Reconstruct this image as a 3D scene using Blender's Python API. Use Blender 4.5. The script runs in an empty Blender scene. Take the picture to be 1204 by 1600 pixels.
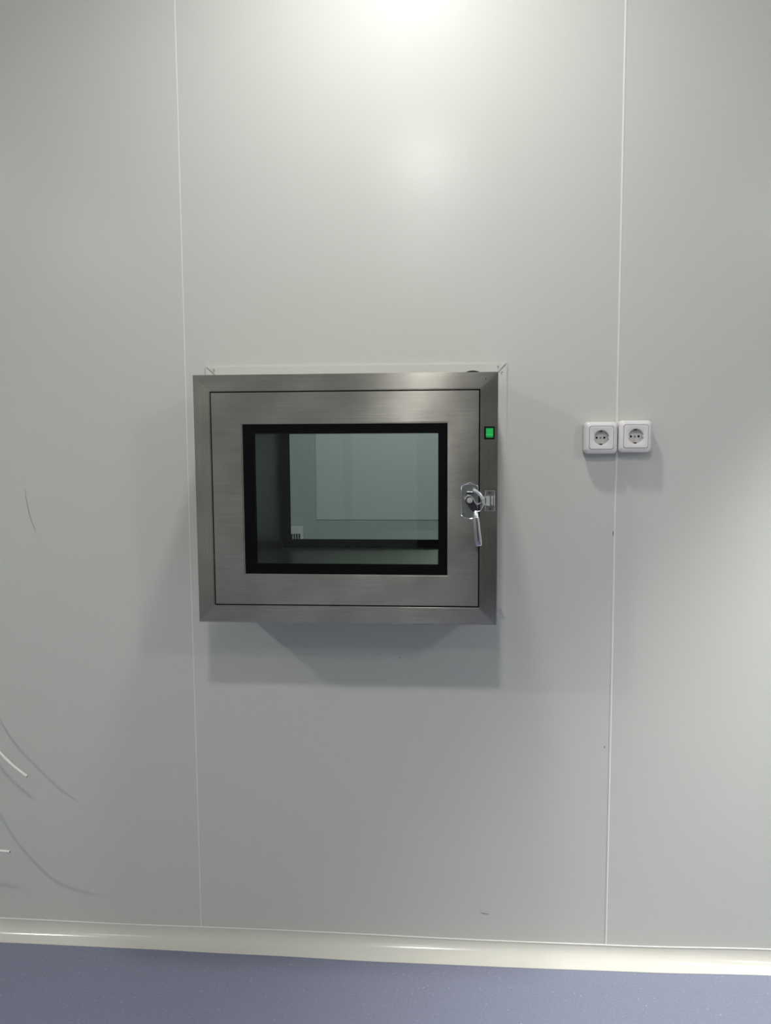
import bpy, bmesh, math, random
from mathutils import Vector, Matrix
random.seed(4)
S = bpy.context.scene
C = S.collection
PI = math.pi

# ------------------------------------------------------------------ camera
cam_d = bpy.data.cameras.new('camera')
cam = bpy.data.objects.new('camera', cam_d); C.objects.link(cam)
cam_d.sensor_fit = 'VERTICAL'; cam_d.sensor_height = 24.0; cam_d.lens = 1252.68 / 1600 * 24
cam_d.clip_start = 0.02
yaw, pitch, roll = 0.0743, 0.0949, -0.0057
fw = Vector((-math.sin(yaw)*math.cos(pitch), math.cos(yaw)*math.cos(pitch), -math.sin(pitch)))
r0 = Vector((math.cos(yaw), math.sin(yaw), 0)); u0 = r0.cross(fw)
rt = r0*math.cos(roll) + u0*math.sin(roll); up = -r0*math.sin(roll) + u0*math.cos(roll)
M = Matrix((rt, up, -fw)).transposed().to_4x4(); M.translation = Vector((0, -2.1, 1.4248))
cam.matrix_world = M
S.camera = cam

# ------------------------------------------------------------------ colour management, world
S.view_settings.view_transform = 'Standard'; S.view_settings.look = 'None'
S.view_settings.gamma = 1.0; S.view_settings.use_curve_mapping = False
S.view_settings.exposure = -0.12
W = bpy.data.worlds.new('world'); S.world = W; W.use_nodes = True
W.node_tree.nodes['Background'].inputs[0].default_value = (0.02, 0.02, 0.02, 1)
W.node_tree.nodes['Background'].inputs[1].default_value = 0.2

# ------------------------------------------------------------------ room size and lamps  (x, y, power)
XL, XR, YB, H = -4.2, 3.6, -4.8, 2.90      # room in front of the wall
Y2, X2L, X2R = 3.0, -2.4, 2.6              # room behind it
WALL_T = 0.10
LAMPS = [(-0.11, -0.57, 13.5), (-0.11, -2.35, 25.0), (-2.80, -2.25, 30.0), (1.80, -0.60, 430.0),
         (-0.14, -3.90, 13.0), (-2.70, -3.90, 14.0), (2.4, -3.3, 42.0)]
LAMPS2 = [(-0.1, 1.6, 34.0), (0.05, 2.45, 7.0)]  # second lamp is added to brighten the hatch chamber floor
SPOT_AT = 1.80                             # the lamp at this x is a recessed spot with a cut-off cone
LAMP_R = 0.075

# ------------------------------------------------------------------ materials
def nmat(name):
    m = bpy.data.materials.new(name); m.use_nodes = True
    nt = m.node_tree; b = nt.nodes['Principled BSDF']
    return m, nt, b, nt.nodes, nt.links

def plain(name, col, rough=0.5, metal=0.0, spec=0.5, coat=0.0, bump=0.0, bscale=400):
    m, nt, b, N, L = nmat(name)
    b.inputs['Roughness'].default_value = rough; b.inputs['Metallic'].default_value = metal
    b.inputs['Specular IOR Level'].default_value = spec
    b.inputs['Coat Weight'].default_value = coat
    tc = N.new('ShaderNodeTexCoord')
    nz = N.new('ShaderNodeTexNoise'); nz.inputs['Scale'].default_value = 9.0
    L.new(tc.outputs['Object'], nz.inputs['Vector'])
    mx = N.new('ShaderNodeMixRGB'); mx.inputs[1].default_value = (*[c*0.97 for c in col], 1)
    mx.inputs[2].default_value = (*[min(1, c*1.03) for c in col], 1)
    L.new(nz.outputs['Fac'], mx.inputs[0]); L.new(mx.outputs[0], b.inputs['Base Color'])
    if bump:
        n2 = N.new('ShaderNodeTexNoise'); n2.inputs['Scale'].default_value = bscale
        L.new(tc.outputs['Object'], n2.inputs['Vector'])
        bp = N.new('ShaderNodeBump'); bp.inputs['Strength'].default_value = bump; bp.inputs['Distance'].default_value = 0.0005
        L.new(n2.outputs['Fac'], bp.inputs['Height']); L.new(bp.outputs[0], b.inputs['Normal'])
    return m

def wall_mat(name, col, rough=0.4):
    m, nt, b, N, L = nmat(name)
    tc = N.new('ShaderNodeTexCoord')
    nz = N.new('ShaderNodeTexNoise'); nz.inputs['Scale'].default_value = 0.9; nz.inputs['Detail'].default_value = 3
    L.new(tc.outputs['Object'], nz.inputs['Vector'])
    mx = N.new('ShaderNodeMixRGB'); mx.inputs[1].default_value = (*[c*0.985 for c in col], 1); mx.inputs[2].default_value = (*[c*1.015 for c in col], 1)
    L.new(nz.outputs['Fac'], mx.inputs[0]); L.new(mx.outputs[0], b.inputs['Base Color'])
    b.inputs['Roughness'].default_value = rough
    b.inputs['Specular IOR Level'].default_value = 0.17
    # fine leather-grain embossing of coated panel sheet
    v = N.new('ShaderNodeTexNoise'); v.inputs['Scale'].default_value = 420; v.inputs['Detail'].default_value = 1
    L.new(tc.outputs['Object'], v.inputs['Vector'])
    bp = N.new('ShaderNodeBump'); bp.inputs['Strength'].default_value = 0.12; bp.inputs['Distance'].default_value = 0.0004
    L.new(v.outputs['Fac'], bp.inputs['Height'])
    w = N.new('ShaderNodeTexNoise'); w.inputs['Scale'].default_value = 2.2; w.inputs['Detail'].default_value = 1
    L.new(tc.outputs['Object'], w.inputs['Vector'])
    bp2 = N.new('ShaderNodeBump'); bp2.inputs['Strength'].default_value = 0.25; bp2.inputs['Distance'].default_value = 0.01
    L.new(w.outputs['Fac'], bp2.inputs['Height']); L.new(bp.outputs[0], bp2.inputs['Normal'])
    L.new(bp2.outputs[0], b.inputs['Normal'])
    return m

def steel(name, axis, col=(0.84, 0.815, 0.73), rough=0.18, aniso=0.93, tan=None):
    """brushed stainless steel; axis = direction of the brush lines: 0 x, 1 y, 2 z"""
    m, nt, b, N, L = nmat(name)
    b.inputs['Metallic'].default_value = 1.0
    tc = N.new('ShaderNodeTexCoord'); mp = N.new('ShaderNodeMapping')
    sc = [900.0, 900.0, 900.0]; sc[axis] = 9.0
    mp.inputs['Scale'].default_value = sc
    L.new(tc.outputs['Object'], mp.inputs['Vector'])
    nz = N.new('ShaderNodeTexNoise'); nz.inputs['Scale'].default_value = 1.0; nz.inputs['Detail'].default_value = 3
    L.new(mp.outputs[0], nz.inputs['Vector'])
    # blotchy grime / oil film
    bl = N.new('ShaderNodeTexNoise'); bl.inputs['Scale'].default_value = 9.0; bl.inputs['Detail'].default_value = 4
    L.new(tc.outputs['Object'], bl.inputs['Vector'])
    cr = N.new('ShaderNodeValToRGB')
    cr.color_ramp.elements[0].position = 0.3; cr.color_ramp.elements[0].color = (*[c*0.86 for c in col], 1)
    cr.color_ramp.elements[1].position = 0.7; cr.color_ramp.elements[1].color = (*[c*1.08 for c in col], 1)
    L.new(bl.outputs['Fac'], cr.inputs[0])
    mx = N.new('ShaderNodeMixRGB'); mx.blend_type = 'MULTIPLY'; mx.inputs[0].default_value = 0.45
    L.new(cr.outputs[0], mx.inputs[1]); L.new(nz.outputs['Fac'], mx.inputs[2])
    L.new(mx.outputs[0], b.inputs['Base Color'])
    mr = N.new('ShaderNodeMapRange'); mr.inputs['To Min'].default_value = rough*0.85; mr.inputs['To Max'].default_value = rough*1.2
    L.new(bl.outputs['Fac'], mr.inputs[0]); L.new(mr.outputs[0], b.inputs['Roughness'])
    b.inputs['Anisotropic'].default_value = aniso
    cv = N.new('ShaderNodeCombineXYZ')
    # highlight stretches across the brush lines
    t = {0: (0, 0, 1), 1: (1, 0, 0.3), 2: (1, 0, 0)}[axis]
    if tan: t = tan
    for i in range(3): cv.inputs[i].default_value = t[i]
    L.new(cv.outputs[0], b.inputs['Tangent'])
    bp = N.new('ShaderNodeBump'); bp.inputs['Strength'].default_value = 0.10; bp.inputs['Distance'].default_value = 0.0003
    L.new(nz.outputs['Fac'], bp.inputs['Height'])
    wv = N.new('ShaderNodeTexNoise'); wv.inputs['Scale'].default_value = 5.0; wv.inputs['Detail'].default_value = 1
    L.new(tc.outputs['Object'], wv.inputs['Vector'])
    bp2 = N.new('ShaderNodeBump'); bp2.inputs['Strength'].default_value = 0.25; bp2.inputs['Distance'].default_value = 0.004
    L.new(wv.outputs['Fac'], bp2.inputs['Height']); L.new(bp.outputs[0], bp2.inputs['Normal'])
    L.new(bp2.outputs[0], b.inputs['Normal'])
    return m

def glass_mat(name, tint):
    m, nt, b, N, L = nmat(name)
    N.remove(b)
    out = N['Material Output']
    tr = N.new('ShaderNodeBsdfTransparent'); tr.inputs[0].default_value = (*tint, 1)
    gl = N.new('ShaderNodeBsdfGlossy'); gl.inputs['Roughness'].default_value = 0.01
    gl.inputs['Color'].default_value = (0.9, 0.95, 0.93, 1)
    fr = N.new('ShaderNodeFresnel'); fr.inputs[0].default_value = 1.5
    mx = N.new('ShaderNodeMixShader')
    L.new(fr.outputs[0], mx.inputs[0]); L.new(tr.outputs[0], mx.inputs[1]); L.new(gl.outputs[0], mx.inputs[2])
    L.new(mx.outputs[0], out.inputs[0])
    return m

def floor_mat():
    m, nt, b, N, L = nmat('blue_vinyl')
    tc = N.new('ShaderNodeTexCoord')
    n1 = N.new('ShaderNodeTexNoise'); n1.inputs['Scale'].default_value = 160; n1.inputs['Detail'].default_value = 5
    L.new(tc.outputs['Object'], n1.inputs['Vector'])
    c1 = N.new('ShaderNodeValToRGB')
    c1.color_ramp.elements[0].position = 0.35; c1.color_ramp.elements[0].color = (0.195, 0.210, 0.290, 1)
    c1.color_ramp.elements[1].position = 0.68; c1.color_ramp.elements[1].color = (0.228, 0.243, 0.325, 1)
    L.new(n1.outputs['Fac'], c1.inputs[0])
    n2 = N.new('ShaderNodeTexVoronoi'); n2.inputs['Scale'].default_value = 75
    L.new(tc.outputs['Object'], n2.inputs['Vector'])
    c2 = N.new('ShaderNodeValToRGB')
    c2.color_ramp.elements[0].position = 0.05; c2.color_ramp.elements[0].color = (1, 1, 1, 1)
    c2.color_ramp.elements[1].position = 0.15; c2.color_ramp.elements[1].color = (0, 0, 0, 1)
    L.new(n2.outputs['Distance'], c2.inputs[0])
    n3 = N.new('ShaderNodeSeparateColor'); L.new(n2.outputs['Color'], n3.inputs[0])
    gt = N.new('ShaderNodeMath'); gt.operation = 'GREATER_THAN'; gt.inputs[1].default_value = 0.78
    L.new(n3.outputs[0], gt.inputs[0])
    mu = N.new('ShaderNodeMath'); mu.operation = 'MULTIPLY'
    L.new(gt.outputs[0], mu.inputs[0]); L.new(c2.outputs[0], mu.inputs[1])
    mx = N.new('ShaderNodeMixRGB'); mx.inputs[2].default_value = (0.46, 0.48, 0.56, 1)
    L.new(mu.outputs[0], mx.inputs[0]); L.new(c1.outputs[0], mx.inputs[1])
    L.new(mx.outputs[0], b.inputs['Base Color'])
    b.inputs['Roughness'].default_value = 0.55
    return m

def emit_mat(name, col, s):
    m, nt, b, N, L = nmat(name)
    b.inputs['Base Color'].default_value = (*col, 1)
    b.inputs['Emission Color'].default_value = (*col, 1); b.inputs['Emission Strength'].default_value = s
    return m

MW = wall_mat('coated_panel', (0.615, 0.625, 0.58), 0.23)
MW2 = wall_mat('coated_panel_dull', (0.60, 0.62, 0.605), 0.7)
MWd = wall_mat('grey_cladding', (0.34, 0.345, 0.335), 0.6)
MW3 = wall_mat('light_cladding', (0.70, 0.72, 0.705), 0.7)
MW4 = wall_mat('far_panel', (0.53, 0.55, 0.54), 0.7)
MW3b = wall_mat('light_strip', (0.655, 0.67, 0.655), 0.7)
MSEAL = plain('white_sealant', (0.80, 0.80, 0.76), 0.45)
MCOVE = plain('cream_pvc', (0.66, 0.65, 0.585), 0.15)
MFL = floor_mat()
MFLANGE = wall_mat('white_profile', (0.635, 0.635, 0.59), 0.4)
SX = steel('brushed_steel_level', 0)
SZ = steel('brushed_steel_upright', 2)
SY = steel('brushed_steel_deep', 1, rough=0.38)
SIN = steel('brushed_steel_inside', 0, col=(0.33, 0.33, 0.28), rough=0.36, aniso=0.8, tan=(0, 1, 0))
MBLK = plain('black_print', (0.003, 0.003, 0.004), 0.5, spec=0.08)
MGAP = plain('black_rubber', (0.006, 0.006, 0.006), 0.8, spec=0.1)
MHOLE = plain('dark_hole', (0.012, 0.012, 0.013), 0.9, spec=0.05)
MGL = glass_mat('pane_glass', (0.80, 0.85, 0.835))
MCH = plain('polished_chrome', (0.78, 0.79, 0.80), 0.10, metal=1.0)
MCH2 = plain('satin_zinc', (0.70, 0.74, 0.72), 0.25, metal=1.0)
MLINK = plain('matt_zinc', (0.60, 0.62, 0.61), 0.45, metal=0.7)
MCHD = plain('dark_chrome', (0.22, 0.23, 0.23), 0.2, metal=1.0)
MDK = plain('dark_cam', (0.05, 0.045, 0.06), 0.35, metal=0.6)
MSCR = plain('screw_dark', (0.10, 0.10, 0.10), 0.4, metal=0.8)
MSCRL = plain('screw_bright', (0.75, 0.75, 0.74), 0.3, metal=0.6)
MSOC = plain('socket_plastic', (0.80, 0.775, 0.765), 0.16)
MSOC2 = plain('socket_plastic_inner', (0.72, 0.71, 0.69), 0.25)
MCLIP = plain('earth_clip', (0.10, 0.05, 0.03), 0.4, metal=0.6)
MCAB = plain('white_cable_jacket', (0.84, 0.81, 0.76), 0.45)
MGRN = emit_mat('green_lens', (0.01, 0.40, 0.07), 0.36)
MMARK = plain('grey_scuff', (0.16, 0.16, 0.16), 0.7)
MMARK2 = plain('light_scratch', (0.33, 0.34, 0.34), 0.7)
MLAMP = emit_mat('lamp_diffuser', (1.0, 1.0, 0.97), 6.0)
MDOOR = plain('dark_grey_paint', (0.05, 0.05, 0.055), 0.5)
MCEIL = plain('ceiling_white', (0.76, 0.77, 0.76), 0.6)

# ------------------------------------------------------------------ mesh helpers
def link(name, bm, mat, parent=None, smooth=False):
    bmesh.ops.recalc_face_normals(bm, faces=bm.faces[:])
    me = bpy.data.meshes.new(name); bm.to_mesh(me); bm.free()
    me.materials.append(mat)
    if smooth:
        for p in me.polygons: p.use_smooth = True
        me.shade_smooth() if hasattr(me, 'shade_smooth') else None
        try: me.set_sharp_from_angle(angle=math.radians(35))
        except Exception: pass
    o = bpy.data.objects.new(name, me); C.objects.link(o)
    if parent: o.parent = parent
    return o

def empty(name, loc, label, cat, group=None):
    o = bpy.data.objects.new(name, None); C.objects.link(o); o.location = loc
    o.empty_display_size = 0.05
    o['label'] = label; o['category'] = cat
    if group: o['group'] = group
    return o

def struct(o, label=None):
    o['kind'] = 'structure'
    if label: o['label'] = label
    return o

def box(bm, x0, x1, y0, y1, z0, z1, bev=0.0, seg=2):
    vs = [bm.verts.new((x, y, z)) for x in (x0, x1) for y in (y0, y1) for z in (z0, z1)]
    f = [(0,1,3,2),(4,6,7,5),(0,4,5,1),(2,3,7,6),(0,2,6,4),(1,5,7,3)]
    fs = [bm.faces.new([vs[i] for i in q]) for q in f]
    if bev:
        es = set(e for g in fs for e in g.edges)
        bmesh.ops.bevel(bm, geom=list(es), offset=bev, segments=seg, affect='EDGES', profile=0.5)

def ring_plate(outer, inner, y0, y1, bo=0.0, bi=0.0):
    """rectangular frame plate between y0 (front) and y1; rects = x0,x1,z0,z1"""
    bm = bmesh.new()
    def rect(r, y): x0, x1, z0, z1 = r; return [bm.verts.new(p) for p in ((x0,y,z0),(x1,y,z0),(x1,y,z1),(x0,y,z1))]
    of, ob = rect(outer, y0), rect(outer, y1); jf, jb = rect(inner, y0), rect(inner, y1)
    for i in range(4):
        j = (i+1) % 4
        bm.faces.new((of[i], of[j], jf[j], jf[i])); bm.faces.new((ob[j], ob[i], jb[i], jb[j]))
        bm.faces.new((of[j], of[i], ob[i], ob[j])); bm.faces.new((jf[i], jf[j], jb[j], jb[i]))
    def edges(vs): return [bm.edges.get((vs[i], vs[(i+1) % 4])) for i in range(4)]
    if bo: bmesh.ops.bevel(bm, geom=edges(of), offset=bo, segments=2, affect='EDGES')
    if bi: bmesh.ops.bevel(bm, geom=[bm.edges.get((jf[i], jf[(i+1)%4])) for i in range(4)], offset=bi, segments=2, affect='EDGES')
    return bm

def prism_xz(pts, y0, y1, bev=0.0, seg=2):
    """closed polygon in the x-z plane, extruded from y0 (front) to y1"""
    bm = bmesh.new()
    a = [bm.verts.new((x, y0, z)) for x, z in pts]; b = [bm.verts.new((x, y1, z)) for x, z in pts]
    n = len(pts)
    ff = bm.faces.new(a); bm.faces.new(list(reversed(b)))
    for i in range(n): bm.faces.new((a[i], b[i], b[(i+1) % n], a[(i+1) % n]))
    if bev: bmesh.ops.bevel(bm, geom=list(ff.edges), offset=bev, segments=seg, affect='EDGES')
    return bm

def cyl_y(cx, cz, r, y0, y1, n=32, bev=0.0):
    return prism_xz([(cx+r*math.cos(2*PI*i/n), cz+r*math.sin(2*PI*i/n)) for i in range(n)], y0, y1, bev)

def smooth_path(pts, sub=8):
    P = [Vector(p) for p in pts]; out = []
    for i in range(len(P)-1):
        p0 = P[max(i-1, 0)]; p1 = P[i]; p2 = P[i+1]; p3 = P[min(i+2, len(P)-1)]
        for k in range(sub):
            t = k/sub
            out.append(0.5*((2*p1)+(p2-p0)*t+(2*p0-5*p1+4*p2-p3)*t*t+(3*p1-p0-3*p2+p3)*t**3))
    out.append(P[-1]); return out

def tube(bm, path, radii, n=12, flat=1.0):
    path = [Vector(p) for p in path]
    if not isinstance(radii, (list, tuple)): radii = [radii]*len(path)
    rings = []; side = None
    for i, p in enumerate(path):
        t = (path[min(i+1, len(path)-1)] - path[max(i-1, 0)]).normalized()
        ref = Vector((0, 1, 0)) if abs(t.y) < 0.9 else Vector((1, 0, 0))
        s = t.cross(ref).normalized() if side is None else (side - t*side.dot(t)).normalized()
        side = s; q = t.cross(s).normalized()
        rings.append([bm.verts.new(p + s*math.cos(2*PI*k/n)*radii[i] + q*math.sin(2*PI*k/n)*radii[i]*flat) for k in range(n)])
    for a, b in zip(rings, rings[1:]):
        for k in range(n): bm.faces.new((a[k], a[(k+1) % n], b[(k+1) % n], b[k]))
    bm.faces.new(rings[0]); bm.faces.new(list(reversed(rings[-1])))

# ================================================================== SETTING
# window-box measures
FX0, FX1, FZ0, FZ1 = -0.5841, 0.1196, 0.985, 1.567     # outer rectangle of the steel front
YF = -0.257                                            # its front plane
# wall with the pass-through opening
bm = ring_plate((XL, XR, 0.0, H), (FX0+0.002, FX1-0.002, FZ0+0.002, FZ1-0.002), 0.0, WALL_T)
wall = struct(link('wall_back', bm, MW), 'pale grey-green coated panel wall holding the steel hatch')
def quad_box(name, mat, *a, label=None):
    bm = bmesh.new(); box(bm, *a); return struct(link(name, bm, mat), label)
quad_box('floor', MFL, XL-0.1, XR+0.1, YB-0.1, -0.0005, -0.06, 0.0, label='blue-lavender speckled vinyl floor')
quad_box('ceiling', MCEIL, XL-0.1, XR+0.1, YB-0.1, WALL_T, H, H+0.08, label='white panel ceiling out of view')
quad_box('wall_left', MW2, XL-0.1, XL, YB-0.1, 0, 0, H)
quad_box('wall_right', MW2, XR, XR+0.1, YB-0.1, 0, 0, H)
quad_box('wall_front', MWd, XL, XR, YB-0.1, YB, 0, H)
# unseen door added behind the viewer to darken the reflection in the steel
dr = quad_box('added_door', MDOOR, -0.22, 1.25, YB+0.0005, YB+0.05, 0.0, 2.1, label='unseen dark grey door added opposite the hatch to darken its reflection')
bm = bmesh.new(); tube(bm, [(1.12, YB+0.051, 1.05), (1.12, YB+0.10, 1.05), (1.0, YB+0.10, 1.05)], 0.011, n=12)
link('added_door_handle', bm, MCH2, dr, smooth=True)
# far room behind the hatch
quad_box('floor_far', MFL, X2L-0.1, X2R+0.1, WALL_T, Y2+0.1, -0.06, 0.0, label='vinyl floor of the room behind the hatch')
quad_box('ceiling_far', MCEIL, X2L-0.1, X2R+0.1, WALL_T+0.0005, Y2+0.1, H, H+0.08)
quad_box('wall_far', MW4, X2L, X2R, Y2, Y2+0.1, 0, H, label='pale wall of the room seen through the hatch window')
quad_box('wall_far_left', MW2, X2L-0.1, X2L, WALL_T+0.0005, Y2+0.1, 0, H)
quad_box('wall_far_right', MW2, X2R, X2R+0.1, WALL_T+0.0005, Y2+0.1, 0, H)

# sealant beads in the two panel joints
def bead(name, x, w, d, z0, z1, label, mat=MSEAL):
    n = 10; pts = []
    bm = bmesh.new()
    sec = [(x-w/2, 0.0), (x-w*0.32, -d*0.75), (x, -d), (x+w*0.32, -d*0.75), (x+w/2, 0.0)]
    a = [bm.verts.new((px, py, z0)) for px, py in sec]; b = [bm.verts.new((px, py, z1)) for px, py in sec]
    for i in range(4): bm.faces.new((a[i], a[i+1], b[i+1], b[i]))
    bm.faces.new((a[4], a[0], b[0], b[4])); bm.faces.new(a); bm.faces.new(list(reversed(b)))
    return struct(link(name, bm, mat, smooth=True), label)
bead('trim_1', -0.6849, 0.0028, 0.0009, 0.045, H, 'thin white sealant joint left of the hatch')
bead('trim_2', 0.4381, 0.0052, 0.0016, 0.040, H, 'white sealant joint running behind the two sockets')

# coved skirting: concave profile with a slightly wavy front edge
def lerp_tab(tab, x):
    if x <= tab[0][0]: return tab[0][1]
    for (a, va), (b, vb) in zip(tab, tab[1:]):
        if x <= b:
            t = (x-a)/(b-a); t = t*t*(3-2*t); return va+(vb-va)*t
    return tab[-1][1]
FRONT = [(-4.2, .040), (-1.256, .039), (-0.882, .041), (-0.518, .046), (-0.163, .053), (0.182, .053), (0.52, .050), (0.859, .041), (3.6, .046)]
TOP = [(-4.2, .047), (-1.276, .048), (-0.897, .045), (-0.528, .046), (0.186, .040), (0.5, .0405), (0.873, .047), (3.6, .046)]
def cove_section(x):
    f, t = lerp_tab(FRONT, x), lerp_tab(TOP, x)
    sec = [(-0.0002, t), (-0.0022, t), (-0.0024, t-0.004)]
    for i in range(1, 10):
        a = PI/2*i/10
        sec.append((-(0.0024+(f-0.0044)*(1-math.cos(a))), 0.0018 + (t-0.0058)*(1-math.sin(a))))
    sec += [(-f+0.001, 0.0018), (-f, 0.0012), (-f, 0.0002), (-0.0002, 0.0002)]
    return sec
bm = bmesh.new(); rings = []
NX = 156
for i in range(NX+1):
    x = XL+0.001 + (XR-XL-0.002)*i/NX
    rings.append([bm.verts.new((x, y, z)) for y, z in cove_section(x)])
for a, b in zip(rings, rings[1:]):
    n = len(a)
    for k in range(n): bm.faces.new((a[k], a[(k+1) % n], b[(k+1) % n], b[k]))
bm.faces.new(rings[0]); bm.faces.new(list(reversed(rings[-1])))
cove = struct(link('baseboard_back', bm, MCOVE, smooth=True), 'cream coved skirting between grey wall and blue floor')
# fine light sealant line along its upper edge
bm = bmesh.new()
path = [(XL+0.001+(XR-XL-0.002)*i/NX, -0.0016, lerp_tab(TOP, XL+(XR-XL)*i/NX)+0.0008) for i in range(NX+1)]
tube(bm, path, 0.0017, n=6)
link('sealant_bead', bm, MSEAL, cove, smooth=True)

# marks on the wall
def mark(pts, w, mat, nm='scuff_mark', y=-0.0004):
    bm = bmesh.new(); P = smooth_path([(x, y, z) for x, z in pts], 6); n = len(P)
    tube(bm, P, [max(w*0.15, w*math.sin(PI*(i+0.5)/n)**0.6) for i in range(n)], n=8, flat=0.15)
    return link(nm, bm, mat, wall)
mark([(0.098, 0.121), (0.108, 0.1175), (0.122, 0.1165)], 0.0010, MMARK)
mark([(-0.1195, 0.832), (-0.1165, 0.8305)], 0.0013, MMARK)
mark([(0.4345, 1.176), (0.4340, 1.163)], 0.0012, MMARK)
mark([(0.4240, 0.601), (0.4235, 0.594)], 0.0010, MMARK)
mark([(-1.139, 1.288), (-1.136, 1.252), (-1.127, 1.205), (-1.113, 1.165)], 0.0009, MMARK2, 'scratch')
mark([(0.205, 0.812), (0.207, 0.809)], 0.0010, MMARK2, 'scratch')

# ================================================================== WHITE WALL FLANGE round the hatch
GX0, GX1, GZ0, GZ1 = -0.6302, 0.1592, 0.943, 1.609
flange = empty('wall_flange', (-0.2355, 0, GZ0), 'white mitred metal trim surrounding the steel hatch on the wall', 'trim')
def loc(o, root):          # keep world coordinates while parenting to an offset empty
    o.matrix_parent_inverse = Matrix.Translation(-Vector(root.location)); return o
def flange_strip(pts):
    return loc(link('flange_strip', prism_xz(pts, -0.0050, -0.0003, 0.0020), MFLANGE, flange), flange)
g = 0.0006
ix0, ix1, iz0, iz1 = FX0-0.0004, FX1+0.0004, FZ0-0.0004, FZ1+0.0004
strips = {
 'top': [(GX0+g, GZ1), (ix0+g, iz1), (ix1-g, iz1), (GX1-g, GZ1)],
 'bottom': [(GX0+g, GZ0), (GX1-g, GZ0), (ix1-g, iz0), (ix0+g, iz0)],
 'left': [(GX0, GZ0+g), (ix0, iz0+g), (ix0, iz1-g), (GX0, GZ1-g)],
 'right': [(GX1, GZ0+g), (GX1, GZ1-g), (ix1, iz1-g), (ix1, iz0+g)]}
so = {k: flange_strip(v) for k, v in strips.items()}
for k, x, z in (('top', -0.606, 1.5985), ('top', 0.134, 1.5985), ('right', 0.1445, 1.584), ('right', 0.1475, 0.965), ('left', -0.618, 1.584)):
    link('screw', cyl_y(x, z, 0.0030, -0.0062, -0.0048, 16, 0.0004), MSCRL, so[k])
    link('screw_recess', cyl_y(x+0.0006, z+0.0012, 0.0013, -0.0065, -0.0060, 10), MHOLE, so[k])
# dark elongated cable slot in the upper strip
n = 28
link('cable_slot', prism_xz([(0.0705+0.0225*math.cos(2*PI*i/n), 1.5805+0.0095*math.sin(2*PI*i/n)) for i in range(n)], -0.0056, -0.0048), MHOLE, so['top'])

# ================================================================== STEEL PASS-THROUGH HATCH
hatch = empty('pass_through_hatch', (-0.232, 0, FZ0), 'brushed stainless steel pass-through hatch with black-edged glass door and latch', 'hatch')
def H_(o, parent=None):
    if parent is None: loc(o, hatch)
    return o
DX0, DX1, DZ0, DZ1 = -0.5425, 0.0765, 1.0290, 1.5260    # door leaf
WX0, WX1, WZ0, WZ1 = -0.4701, 0.0059, 1.1015, 1.4532    # window cut-out
CX0, CX1, CZ0, CZ1 = -0.4425, -0.0155, 1.1263, 1.4313   # clear glass
gp = 0.0030                                             # door gap
OX0, OX1, OZ0, OZ1 = DX0-gp, DX1+gp, DZ0-gp, DZ1+gp     # frame inner edge
LX0, LX1, LZ0, LZ1 = -0.4745, 0.0105, 1.1004, 1.4545    # chamber
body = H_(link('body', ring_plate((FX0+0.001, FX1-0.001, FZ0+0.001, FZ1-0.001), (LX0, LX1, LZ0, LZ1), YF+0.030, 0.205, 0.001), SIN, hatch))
e = 0.0003
rails = {
 'r1': ([(FX0, FZ1), (OX0, OZ1), (OX1, OZ1), (FX1, FZ1)], 'frame_rail', SX),
 'r2': ([(FX0, FZ0), (FX1, FZ0), (OX1, OZ0), (OX0, OZ0)], 'frame_rail', SX),
 's1': ([(FX0, FZ0), (OX0, OZ0), (OX0, OZ1), (FX0, FZ1)], 'frame_stile', SZ),
 's2': ([(FX1, FZ0), (FX1, FZ1), (OX1, OZ1), (OX1, OZ0)], 'frame_stile', SZ)}
fr = {}
for k, (p, nm, mt) in rails.items():
    fr[k] = H_(link(nm, prism_xz(p, YF, YF+0.030, 0.0018), mt, hatch))
link('plug_screw', cyl_y(0.0915, 1.5515, 0.0014, YF-0.0006, YF+0.001, 12), MSCR, fr['r1'])
# rubber seal seen as the black line round the leaf
H_(link('door_seal', ring_plate((OX0+0.0002, OX1-0.0002, OZ0+0.0002, OZ1-0.0002), (DX0+0.004, DX1-0.004, DZ0+0.004, DZ1-0.004), YF+0.006, YF+0.0295), MGAP, hatch))
# door leaf
door = H_(link('door', ring_plate((DX0, DX1, DZ0, DZ1), (WX0, WX1, WZ0, WZ1), YF-0.0005, YF+0.0255, 0.0016, 0.0026), SX, hatch))
link('black_border', ring_plate((WX0+0.0001, WX1-0.0001, WZ0+0.0001, WZ1-0.0001), (CX0, CX1, CZ0, CZ1), YF+0.0030, YF+0.0045), MBLK, door)
bm = bmesh.new(); box(bm, WX0+0.0002, WX1-0.0002, YF+0.0046, YF+0.0096, WZ0+0.0002, WZ1-0.0002)
link('glass_pane', bm, MGL, door)
link('inner_seal', ring_plate((WX0+0.004, WX1-0.004, WZ0+0.004, WZ1-0.004), (CX0-0.004, CX1+0.004, CZ0-0.004, CZ1+0.004), YF+0.0098, YF+0.0300), MGAP, door)
# chamber jamb (slightly proud of the chamber lining)
H_(link('chamber_jamb', ring_plate((LX0+0.0001, LX1-0.0001, LZ0+0.0001, LZ1-0.0001), (LX0+0.004, LX1-0.004, LZ0+0.0015, LZ1-0.004), YF+0.0305, -0.018, 0.0, 0.0), SIN, hatch))
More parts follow.
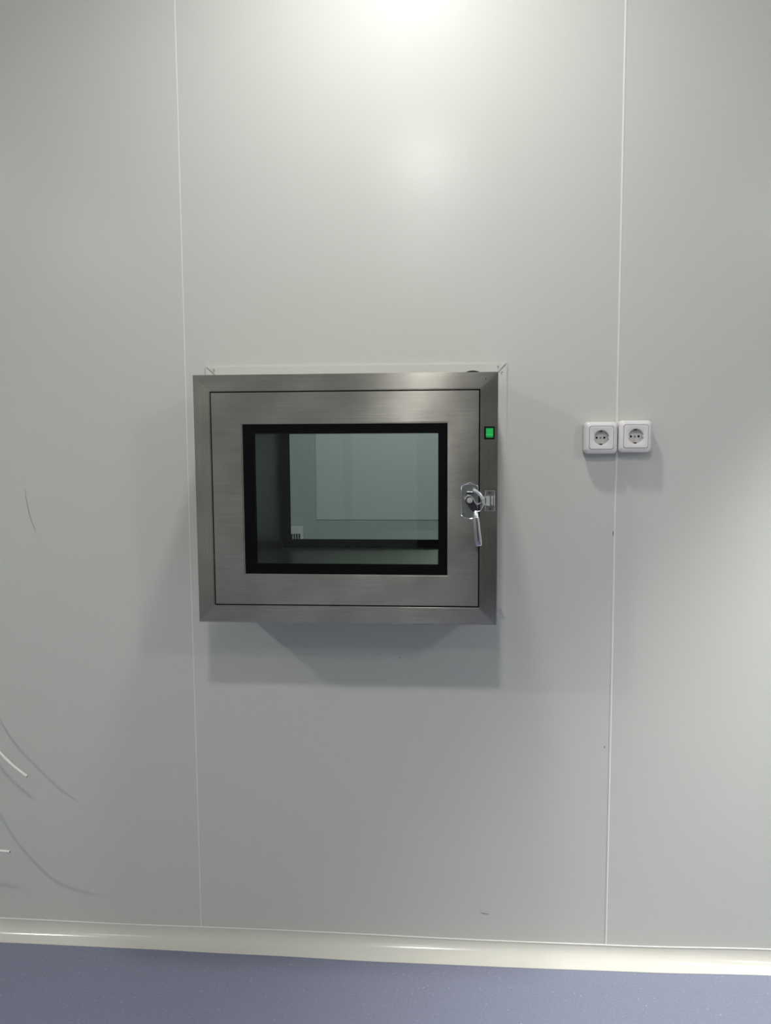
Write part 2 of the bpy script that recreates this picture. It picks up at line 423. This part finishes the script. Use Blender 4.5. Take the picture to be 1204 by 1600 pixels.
# far door
fd = H_(link('rear_door', ring_plate((DX0, DX1, DZ0, DZ1), (WX0, WX1, WZ0, WZ1), 0.2055, 0.2305, 0.001, 0.001), SX, hatch))
link('black_border', ring_plate((LX0+0.0003, LX1-0.0003, LZ0+0.0003, LZ1-0.0003), (-0.4490, -0.0150, 1.1250, 1.4310), 0.1990, 0.2050), MBLK, fd)
bm = bmesh.new(); box(bm, WX0+0.001, WX1-0.001, 0.2060, 0.2110, WZ0+0.001, WZ1-0.001)
link('glass_pane', bm, MGL, fd)
H_(link('rear_frame', ring_plate((FX0, FX1, FZ0, FZ1), (OX0, OX1, OZ0, OZ1), 0.2055, 0.2305), SX, hatch))

# rocker switch on the right stile
sw = H_(link('rocker_switch', ring_plate((0.0886, 0.1122, 1.4150, 1.4445), (0.0925, 0.1088, 1.4190, 1.4405), YF-0.0028, YF+0.002, 0.0008), MGAP, hatch))
sw['label'] = 'small green-lit rocker switch with black rim'
bm = bmesh.new()
# tilted rocker: upper two thirds flat and proud, lower part slopes in
prof = [(1.4404, -0.0018), (1.4402, -0.0048), (1.4262, -0.0032), (1.4245, -0.0040), (1.4192, -0.0008), (1.4191, 0.001)]
a = [bm.verts.new((0.0927, YF+y, z)) for z, y in prof]; b = [bm.verts.new((0.1086, YF+y, z)) for z, y in prof]
for i in range(len(prof)-1): bm.faces.new((a[i], a[i+1], b[i+1], b[i]))
bm.faces.new(a); bm.faces.new(list(reversed(b))); bm.faces.new((a[0], b[0], b[-1], a[-1]))
link('green_rocker', bm, MGRN, sw)

# ---- latch, mounted on the door leaf
PX, PZ, s = 0.0575, 1.2755, 1.0
def arc_plate(x0, x1, z0, z1, bul, n=10):
    pts = []
    for i in range(n+1):
        t = i/n; pts.append((x0+(x1-x0)*t, z0 - bul*(1-(2*t-1)**2)))
    for i in range(n+1):
        t = i/n; pts.append((x1-(x1-x0)*t, z1 + bul*(1-(2*t-1)**2)))
    return pts
yp = YF-0.0006
latch = H_(link('latch_plate', prism_xz(arc_plate(0.0372, 0.0758, 1.2400, 1.3085, 0.0062), yp-0.0024, yp, 0.0009), MCH2, hatch), None)
latch['label'] = 'chrome latch plate with cam lever'
for x, z in ((0.0418, 1.3030), (0.0418, 1.2455), (0.0712, 1.3035)):
    link('screw', cyl_y(x, z, 0.0032, yp-0.0040, yp-0.0022, 16, 0.0006), MCH2, latch)
    link('screw_slot', cyl_y(x, z, 0.0013, yp-0.0043, yp-0.0036, 8), MSCR, latch)
def rim(pts, y, r, parent, nm):
    bm = bmesh.new(); P = [Vector((x, y, z)) for x, z in pts]; n = len(P); rs = []
    for i in range(n):
        t = (P[(i+1) % n]-P[i-1]).normalized(); sd = t.cross(Vector((0, 1, 0)))
        rs.append([bm.verts.new(P[i] + sd*math.cos(2*PI*k/8)*r + Vector((0, 1, 0))*math.sin(2*PI*k/8)*r) for k in range(8)])
    for a, b in zip(rs, rs[1:]+rs[:1]):
        for k in range(8): bm.faces.new((a[k], a[(k+1) % 8], b[(k+1) % 8], b[k]))
    return link(nm, bm, MCH, parent, smooth=True)
rim(arc_plate(0.0376, 0.0754, 1.2404, 1.3081, 0.0062), yp-0.0022, 0.00075, latch, 'edge_glint')  # edge highlight modelled as an added polished tube round the plate
bm = bmesh.new(); box(bm, 0.0525, 0.0605, yp-0.0040, yp-0.0005, 1.3135, 1.3172, 0.0010)
link('plate_tab', bm, MCH, latch)
# raised bracket of the plate behind the pivot
bm = bmesh.new(); box(bm, 0.0478, 0.0640, yp-0.0120, yp-0.0022, 1.2680, 1.2975, 0.0018)
link('latch_bracket', bm, MCHD, latch)
link('bracket_rim', prism_xz([(0.0470, 1.2885), (0.0645, 1.2885), (0.0645, 1.2912), (0.0470, 1.2912)], yp-0.0150, yp-0.0110, 0.0008), MCH, latch)
# dark cam body running from the pivot down to the lever
cam_pts = []
for i in range(13):
    a = PI*0.22 + PI*i/12*1.0
    cam_pts.append((PX-0.0015+0.0098*math.cos(a), PZ+0.002+0.0098*math.sin(a)))
cam_pts += [(0.0592, 1.2552), (0.0640, 1.2512), (0.0742, 1.2512), (0.0760, 1.2550), (0.0700, 1.2650)]
link('latch_cam', prism_xz(cam_pts, yp-0.0175, yp-0.0125, 0.0012), MDK, latch)
# bright edge flange of the cam: S-shaped wire lip
bm = bmesh.new()
P = smooth_path([(0.0455, yp-0.0170, 1.2790), (0.0500, yp-0.0180, 1.2868), (0.0590, yp-0.0185, 1.2868), (0.0648, yp-0.0185, 1.2795), (0.0690, yp-0.0185, 1.2712), (0.0745, yp-0.0180, 1.2690), (0.0812, yp-0.0175, 1.2735)], 6)
tube(bm, P, 0.00145, n=8)
P = smooth_path([(0.0880, yp-0.0120, 1.2670), (0.0838, yp-0.0165, 1.2600), (0.0795, yp-0.0175, 1.2535), (0.0705, yp-0.0175, 1.2522)], 5)
tube(bm, P, 0.0012, n=8)
link('cam_lip', bm, MCH, latch, smooth=True)
# pivot rivet
bm = cyl_y(PX-0.0015, PZ+0.0020, 0.0066, yp-0.0215, yp-0.0170, 28, 0.0020)
link('pivot_rivet', bm, MSCRL, latch, smooth=True)
# curved claw
bm = bmesh.new()
P = smooth_path([(0.0640, yp-0.0130, 1.3010), (0.0690, yp-0.0135, 1.2985), (0.0765, yp-0.0135, 1.2930), (0.0815, yp-0.0135, 1.2870), (0.0855, yp-0.0130, 1.2795)], 7)
tube(bm, P, [0.0038]*3+[0.0036]*(len(P)-3), n=12, flat=0.55)
link('latch_claw', bm, MSCRL, latch, smooth=True)
# hook link that reaches over the gap
link('latch_link', prism_xz([(0.0832, 1.2800), (0.0875, 1.2850), (0.0925, 1.2850), (0.1018, 1.2858), (0.1018, 1.2640), (0.0930, 1.2655), (0.0885, 1.2665), (0.0840, 1.2718)], yp-0.0115, yp-0.0075, 0.0010), MLINK, latch)
link('link_slot', prism_xz([(0.0912, 1.2835), (0.0930, 1.2835), (0.0930, 1.2690), (0.0912, 1.2690)], yp-0.0118, yp-0.0112), MGAP, latch)
# lever: neck collar and flattened tapering handle
bm = bmesh.new()
P = smooth_path([(0.0700, yp-0.0160, 1.2535), (0.0705, yp-0.0190, 1.2440), (0.0712, yp-0.0210, 1.2350), (0.0732, yp-0.0215, 1.2130), (0.0755, yp-0.0205, 1.1900), (0.0770, yp-0.0195, 1.1735)], 8)
nP = len(P)
def rad(i):
    t = i/(nP-1)
    tab = [(0, .0040), (.12, .0044), (.18, .0056), (.26, .0052), (.34, .0062), (.6, .0069), (.85, .0076), (.97, .0072), (1, .0058)]
    return lerp_tab(tab, t)
tube(bm, P, [rad(i) for i in range(nP)], n=20, flat=0.5)
lever = link('lever_handle', bm, MCH, latch, smooth=True)
lever['label'] = 'polished chrome lever hanging below the latch'
bm = bmesh.new()
P = smooth_path([(0.0737, yp-0.0240, 1.2130), (0.0748, yp-0.0240, 1.2000), (0.0760, yp-0.0234, 1.1850)], 6)
nQ = len(P)
tube(bm, P, [0.0004+0.0011*math.sin(PI*i/(nQ-1)) for i in range(nQ)], n=8, flat=0.8)
link('lever_groove', bm, MDK, latch, smooth=True)

# keeper plate on the right stile
keeper = H_(link('keeper_plate', prism_xz([(0.0918, 1.2512), (0.1135, 1.2512), (0.1135, 1.2985), (0.0918, 1.2985)], YF-0.0024, YF, 0.0008), MCH2, hatch))
rim([(0.0922, 1.2516), (0.1131, 1.2516), (0.1131, 1.2981), (0.0922, 1.2981)], YF-0.0022, 0.0007, keeper, 'edge_glint')  # added polished tube gives the keeper the same edge highlight
keeper['label'] = 'chrome keeper plate on the frame stile'
for x, z in ((0.1010, 1.2935), (0.1035, 1.2570)):
    link('screw', cyl_y(x, z, 0.0030, YF-0.0036, YF-0.0022, 16, 0.0005), MSCR, keeper)
bm = bmesh.new(); box(bm, 0.1058, 0.1085, YF-0.0105, YF-0.0022, 1.2655, 1.2855, 0.0008)
link('keeper_lug', bm, MSCRL, keeper)
bm = bmesh.new(); box(bm, 0.1118, 0.1134, YF-0.0060, YF-0.0022, 1.2640, 1.2870, 0.0006)
link('keeper_rim', bm, MSCRL, keeper)

# ================================================================== WALL SOCKETS
def rsq(hw, hh, r, y, n=64, cx=0.0, cz=0.0):
    """ring of n points round a rounded rectangle, by angle so that rings correspond"""
    out = []
    per = n//4
    cs = [(hw-r, hh-r, 0), (-(hw-r), hh-r, PI/2), (-(hw-r), -(hh-r), PI), (hw-r, -(hh-r), 3*PI/2)]
    for (ax, az, a0) in cs:
        for k in range(per):
            a = a0 + (PI/2)*k/(per-1)
            out.append((cx+ax+r*math.cos(a), y, cz+az+r*math.sin(a)))
    return out
def circ(r, y, n=64):
    per = n//4; out = []
    for q in range(4):
        for k in range(per):
            a = q*PI/2 + (PI/2)*(k/(per-1))
            out.append((r*math.cos(a), y, r*math.sin(a)))
    return out
def loft(rings, cap0=True, cap1=True):
    bm = bmesh.new(); R = [[bm.verts.new(p) for p in r] for r in rings]
    for a, b in zip(R, R[1:]):
        n = len(a)
        for k in range(n): bm.faces.new((a[k], a[(k+1) % n], b[(k+1) % n], b[k]))
    if cap0: bm.faces.new(R[0])
    if cap1: bm.faces.new(list(reversed(R[-1])))
    bmesh.ops.remove_doubles(bm, verts=bm.verts[:], dist=1e-6)
    return bm
def make_socket():
    t = empty('wall_socket', (0, 0, 0), '', 'socket')
    hw, hh = 0.0415, 0.0405
    link('housing', loft([rsq(hw-0.001, hh-0.001, 0.010, -0.0012), rsq(hw, hh, 0.011, -0.003), rsq(hw, hh, 0.011, -0.026),
                          rsq(hw-0.0008, hh-0.0008, 0.011, -0.031), rsq(hw-0.003, hh-0.003, 0.011, -0.0350), rsq(hw-0.0085, hh-0.0085, 0.008, -0.0385),
                          rsq(hw-0.0105, hh-0.0105, 0.006, -0.0388), rsq(hw-0.0112, hh-0.0112, 0.006, -0.0375), rsq(hw-0.0114, hh-0.0114, 0.006, -0.0200)], True, True), MSOC, t, smooth=True)
    h2 = 0.0297
    link('cover_plate', loft([rsq(h2, h2-0.001, 0.0060, -0.0205), rsq(h2, h2-0.001, 0.0060, -0.0388), rsq(h2-0.0008, h2-0.0018, 0.0055, -0.0398),
                              circ(0.0200, -0.0402), circ(0.0192, -0.0398), circ(0.0187, -0.0385)], False, False), MSOC, t, smooth=True)
    well = link('socket_well', loft([circ(0.0200, -0.0385), circ(0.0186, -0.0385), circ(0.0180, -0.0265), circ(0.0176, -0.0250)], False, True), MSOC2, t, smooth=True)
    for x in (-0.0095, 0.0095):
        link('pin_hole', cyl_y(x, 0, 0.0027, -0.0256, -0.0246, 20), MHOLE, well)
    link('centre_screw', cyl_y(0, 0, 0.0026, -0.0262, -0.0246, 20, 0.0005), plain_cs, well)
    for sgn in (-1, 1):
        bm = bmesh.new(); box(bm, -0.0026, 0.0026, -0.0370, -0.0250, sgn*0.0165-0.0016, sgn*0.0165+0.0016, 0.0006)
        link('earth_clip', bm, MCLIP, well)
    for sgn in (-1, 1):
        bm = bmesh.new(); box(bm, sgn*0.0178-0.0018, sgn*0.0178+0.0018, -0.0398, -0.0250, -0.0022, 0.0022, 0.0004)
        link('guide_rib', bm, MSOC2, well)
    return t
plain_cs = plain('socket_screw', (0.35, 0.38, 0.36), 0.3, metal=0.7)
def copy_tree(o, parent=None):
    c = o.copy(); C.objects.link(c)
    if parent: c.parent = parent
    for ch in list(o.children): copy_tree(ch, c)
    return c
s1 = make_socket(); s1.location = (0.3925, -0.0002, 1.4165)
s1['label'] = 'white round-well wall socket nearer the steel hatch'; s1['group'] = 'white wall sockets'
s2 = copy_tree(s1); s2.location = (0.4775, -0.0002, 1.4195)
s2['label'] = 'white round-well wall socket on the right of the pair'

# ================================================================== CABLES at the left edge
def cable(pts, label, r=0.0036):
    bm = bmesh.new(); P = smooth_path(pts, 8); tube(bm, P, r, n=14)
    o = link('cable', bm, MCAB, smooth=True)
    o['label'] = label; o['category'] = 'cable'; o['group'] = 'loose white cable ends'
    d = (P[-1]-P[-2]).normalized(); bm = bmesh.new()
    tube(bm, [P[-1]-d*0.001, P[-1]+d*0.0012], r*0.62, n=10)
    link('cable_core', bm, MSCR, o)
    return o
cable([(-1.372, 0.0, 0.87), (-1.365, -0.03, 0.83), (-1.31, -0.07, 0.735), (-1.262, -0.085, 0.652), (-1.200, -0.095, 0.588), (-1.160, -0.100, 0.552), (-1.1165, -0.104, 0.521)],
      'upper white cable end sticking out from the wall at left')
cable([(-1.385, 0.0, 0.66), (-1.380, -0.04, 0.60), (-1.345, -0.10, 0.505), (-1.300, -0.135, 0.425), (-1.235, -0.165, 0.370), (-1.175, -0.172, 0.350), (-1.135, -0.172, 0.3455)],
      'lower short white cable end near the skirting at left', 0.0034)

# ================================================================== FAR ROOM (seen through the glass)
bm = bmesh.new(); box(bm, -0.825, X2R-0.001, Y2-0.0035, Y2-0.0005, 0.889, H-0.001)
struct(link('trim_3', bm, MW3), 'raised pale wall cladding in the room behind the glass')
bead2 = lambda nm, x, w: struct(link(nm, (lambda b: (box(b, x-w/2, x+w/2, Y2-0.0052, Y2-0.0036, 0.890, H-0.001), b)[1])(bmesh.new()), MW3))
bead2('trim_4', -0.655, 0.006); bead2('trim_5', -0.590, 0.008)
bm = bmesh.new(); box(bm, -0.650, -0.595, Y2-0.0045, Y2-0.0036, 0.890, H-0.001)
struct(link('trim_6', bm, MW3b))
gr = empty('air_grille', (-1.08, Y2-0.03, 0.45), 'white slatted air grille in the far room, lower left of the window', 'grille')
gr.rotation_euler = (0, 0, math.radians(8))
link('grille_frame', ring_plate((-0.17, 0.17, 0.0, 0.398), (-0.150, 0.150, 0.04, 0.350), -0.03, 0.0, 0.002), MSOC, gr)
bm = bmesh.new(); box(bm, -0.150, 0.150, -0.004, 0.0, 0.04, 0.350); link('grille_back', bm, MHOLE, gr)
for i in range(18):
    x = -0.136 + i*0.016
    bm = bmesh.new(); box(bm, x-0.003, x+0.003, -0.026, -0.006, 0.0405, 0.3495, 0.0008)
    link('slat', bm, MSOC, gr)

# ================================================================== CEILING LAMPS
def lamp(x, y, power, label, group):
    t = empty('ceiling_downlight', (x, y, H), label, 'ceiling lamp', group)
    n = 40
    bm = bmesh.new(); R = []
    for r, z in ((LAMP_R+0.004, -0.0005), (LAMP_R+0.018, -0.0005), (LAMP_R+0.018, -0.004), (LAMP_R+0.012, -0.007), (LAMP_R+0.004, -0.006)):
        R.append([bm.verts.new((r*math.cos(2*PI*i/n), r*math.sin(2*PI*i/n), z)) for i in range(n)])
    for a, b in zip(R, R[1:]+R[:1]):
        for i in range(n): bm.faces.new((a[i], a[(i+1) % n], b[(i+1) % n], b[i]))
    link('lamp_rim', bm, MSOC, t, smooth=True)
    bm = bmesh.new()
    a = [bm.verts.new(((LAMP_R+0.003)*math.cos(2*PI*i/n), (LAMP_R+0.003)*math.sin(2*PI*i/n), -0.0006)) for i in range(n)]
    b = [bm.verts.new((v.co.x, v.co.y, -0.003)) for v in a]
    bm.faces.new(a); bm.faces.new(b)
    for i in range(n): bm.faces.new((a[i], a[(i+1) % n], b[(i+1) % n], b[i]))
    link('diffuser', bm, MLAMP, t)
    if x == SPOT_AT:
        ld = bpy.data.lights.new('downlight_light', 'SPOT'); ld.shadow_soft_size = LAMP_R
        ld.spot_size = math.radians(84); ld.spot_blend = 0.6
    elif y < -3:     # point light added below the flat diffuser to brighten the upper walls
        ld = bpy.data.lights.new('downlight_light', 'POINT'); ld.shadow_soft_size = LAMP_R
    else:
        ld = bpy.data.lights.new('downlight_light', 'AREA'); ld.shape = 'DISK'; ld.size = LAMP_R*2
    ld.energy = power; ld.color = (1.0, 0.99, 0.965)
    lo = bpy.data.objects.new('downlight_light', ld); C.objects.link(lo); lo.parent = t; lo.location = (0, 0, -0.009 if ld.type == 'AREA' else -0.085)
    return t
WHERE = ['closest to the wall above the steel hatch', 'second out from the wall above the hatch', 'near the left side of the room',
         'near the right side close to the wall', 'farthest from the wall, straight behind the viewer', 'far left rear corner of the room', 'right rear of the room']
for (x, y, p), wtxt in zip(LAMPS, WHERE):
    lamp(x, y, p, 'round white ceiling downlight ' + wtxt, 'round ceiling downlights')
for (x, y, p), w in zip(LAMPS2, ('in the middle', 'added to brighten the chamber floor, by the far wall')):
    lamp(x, y, p, 'round white ceiling downlight %s of the room behind the hatch' % w, None)
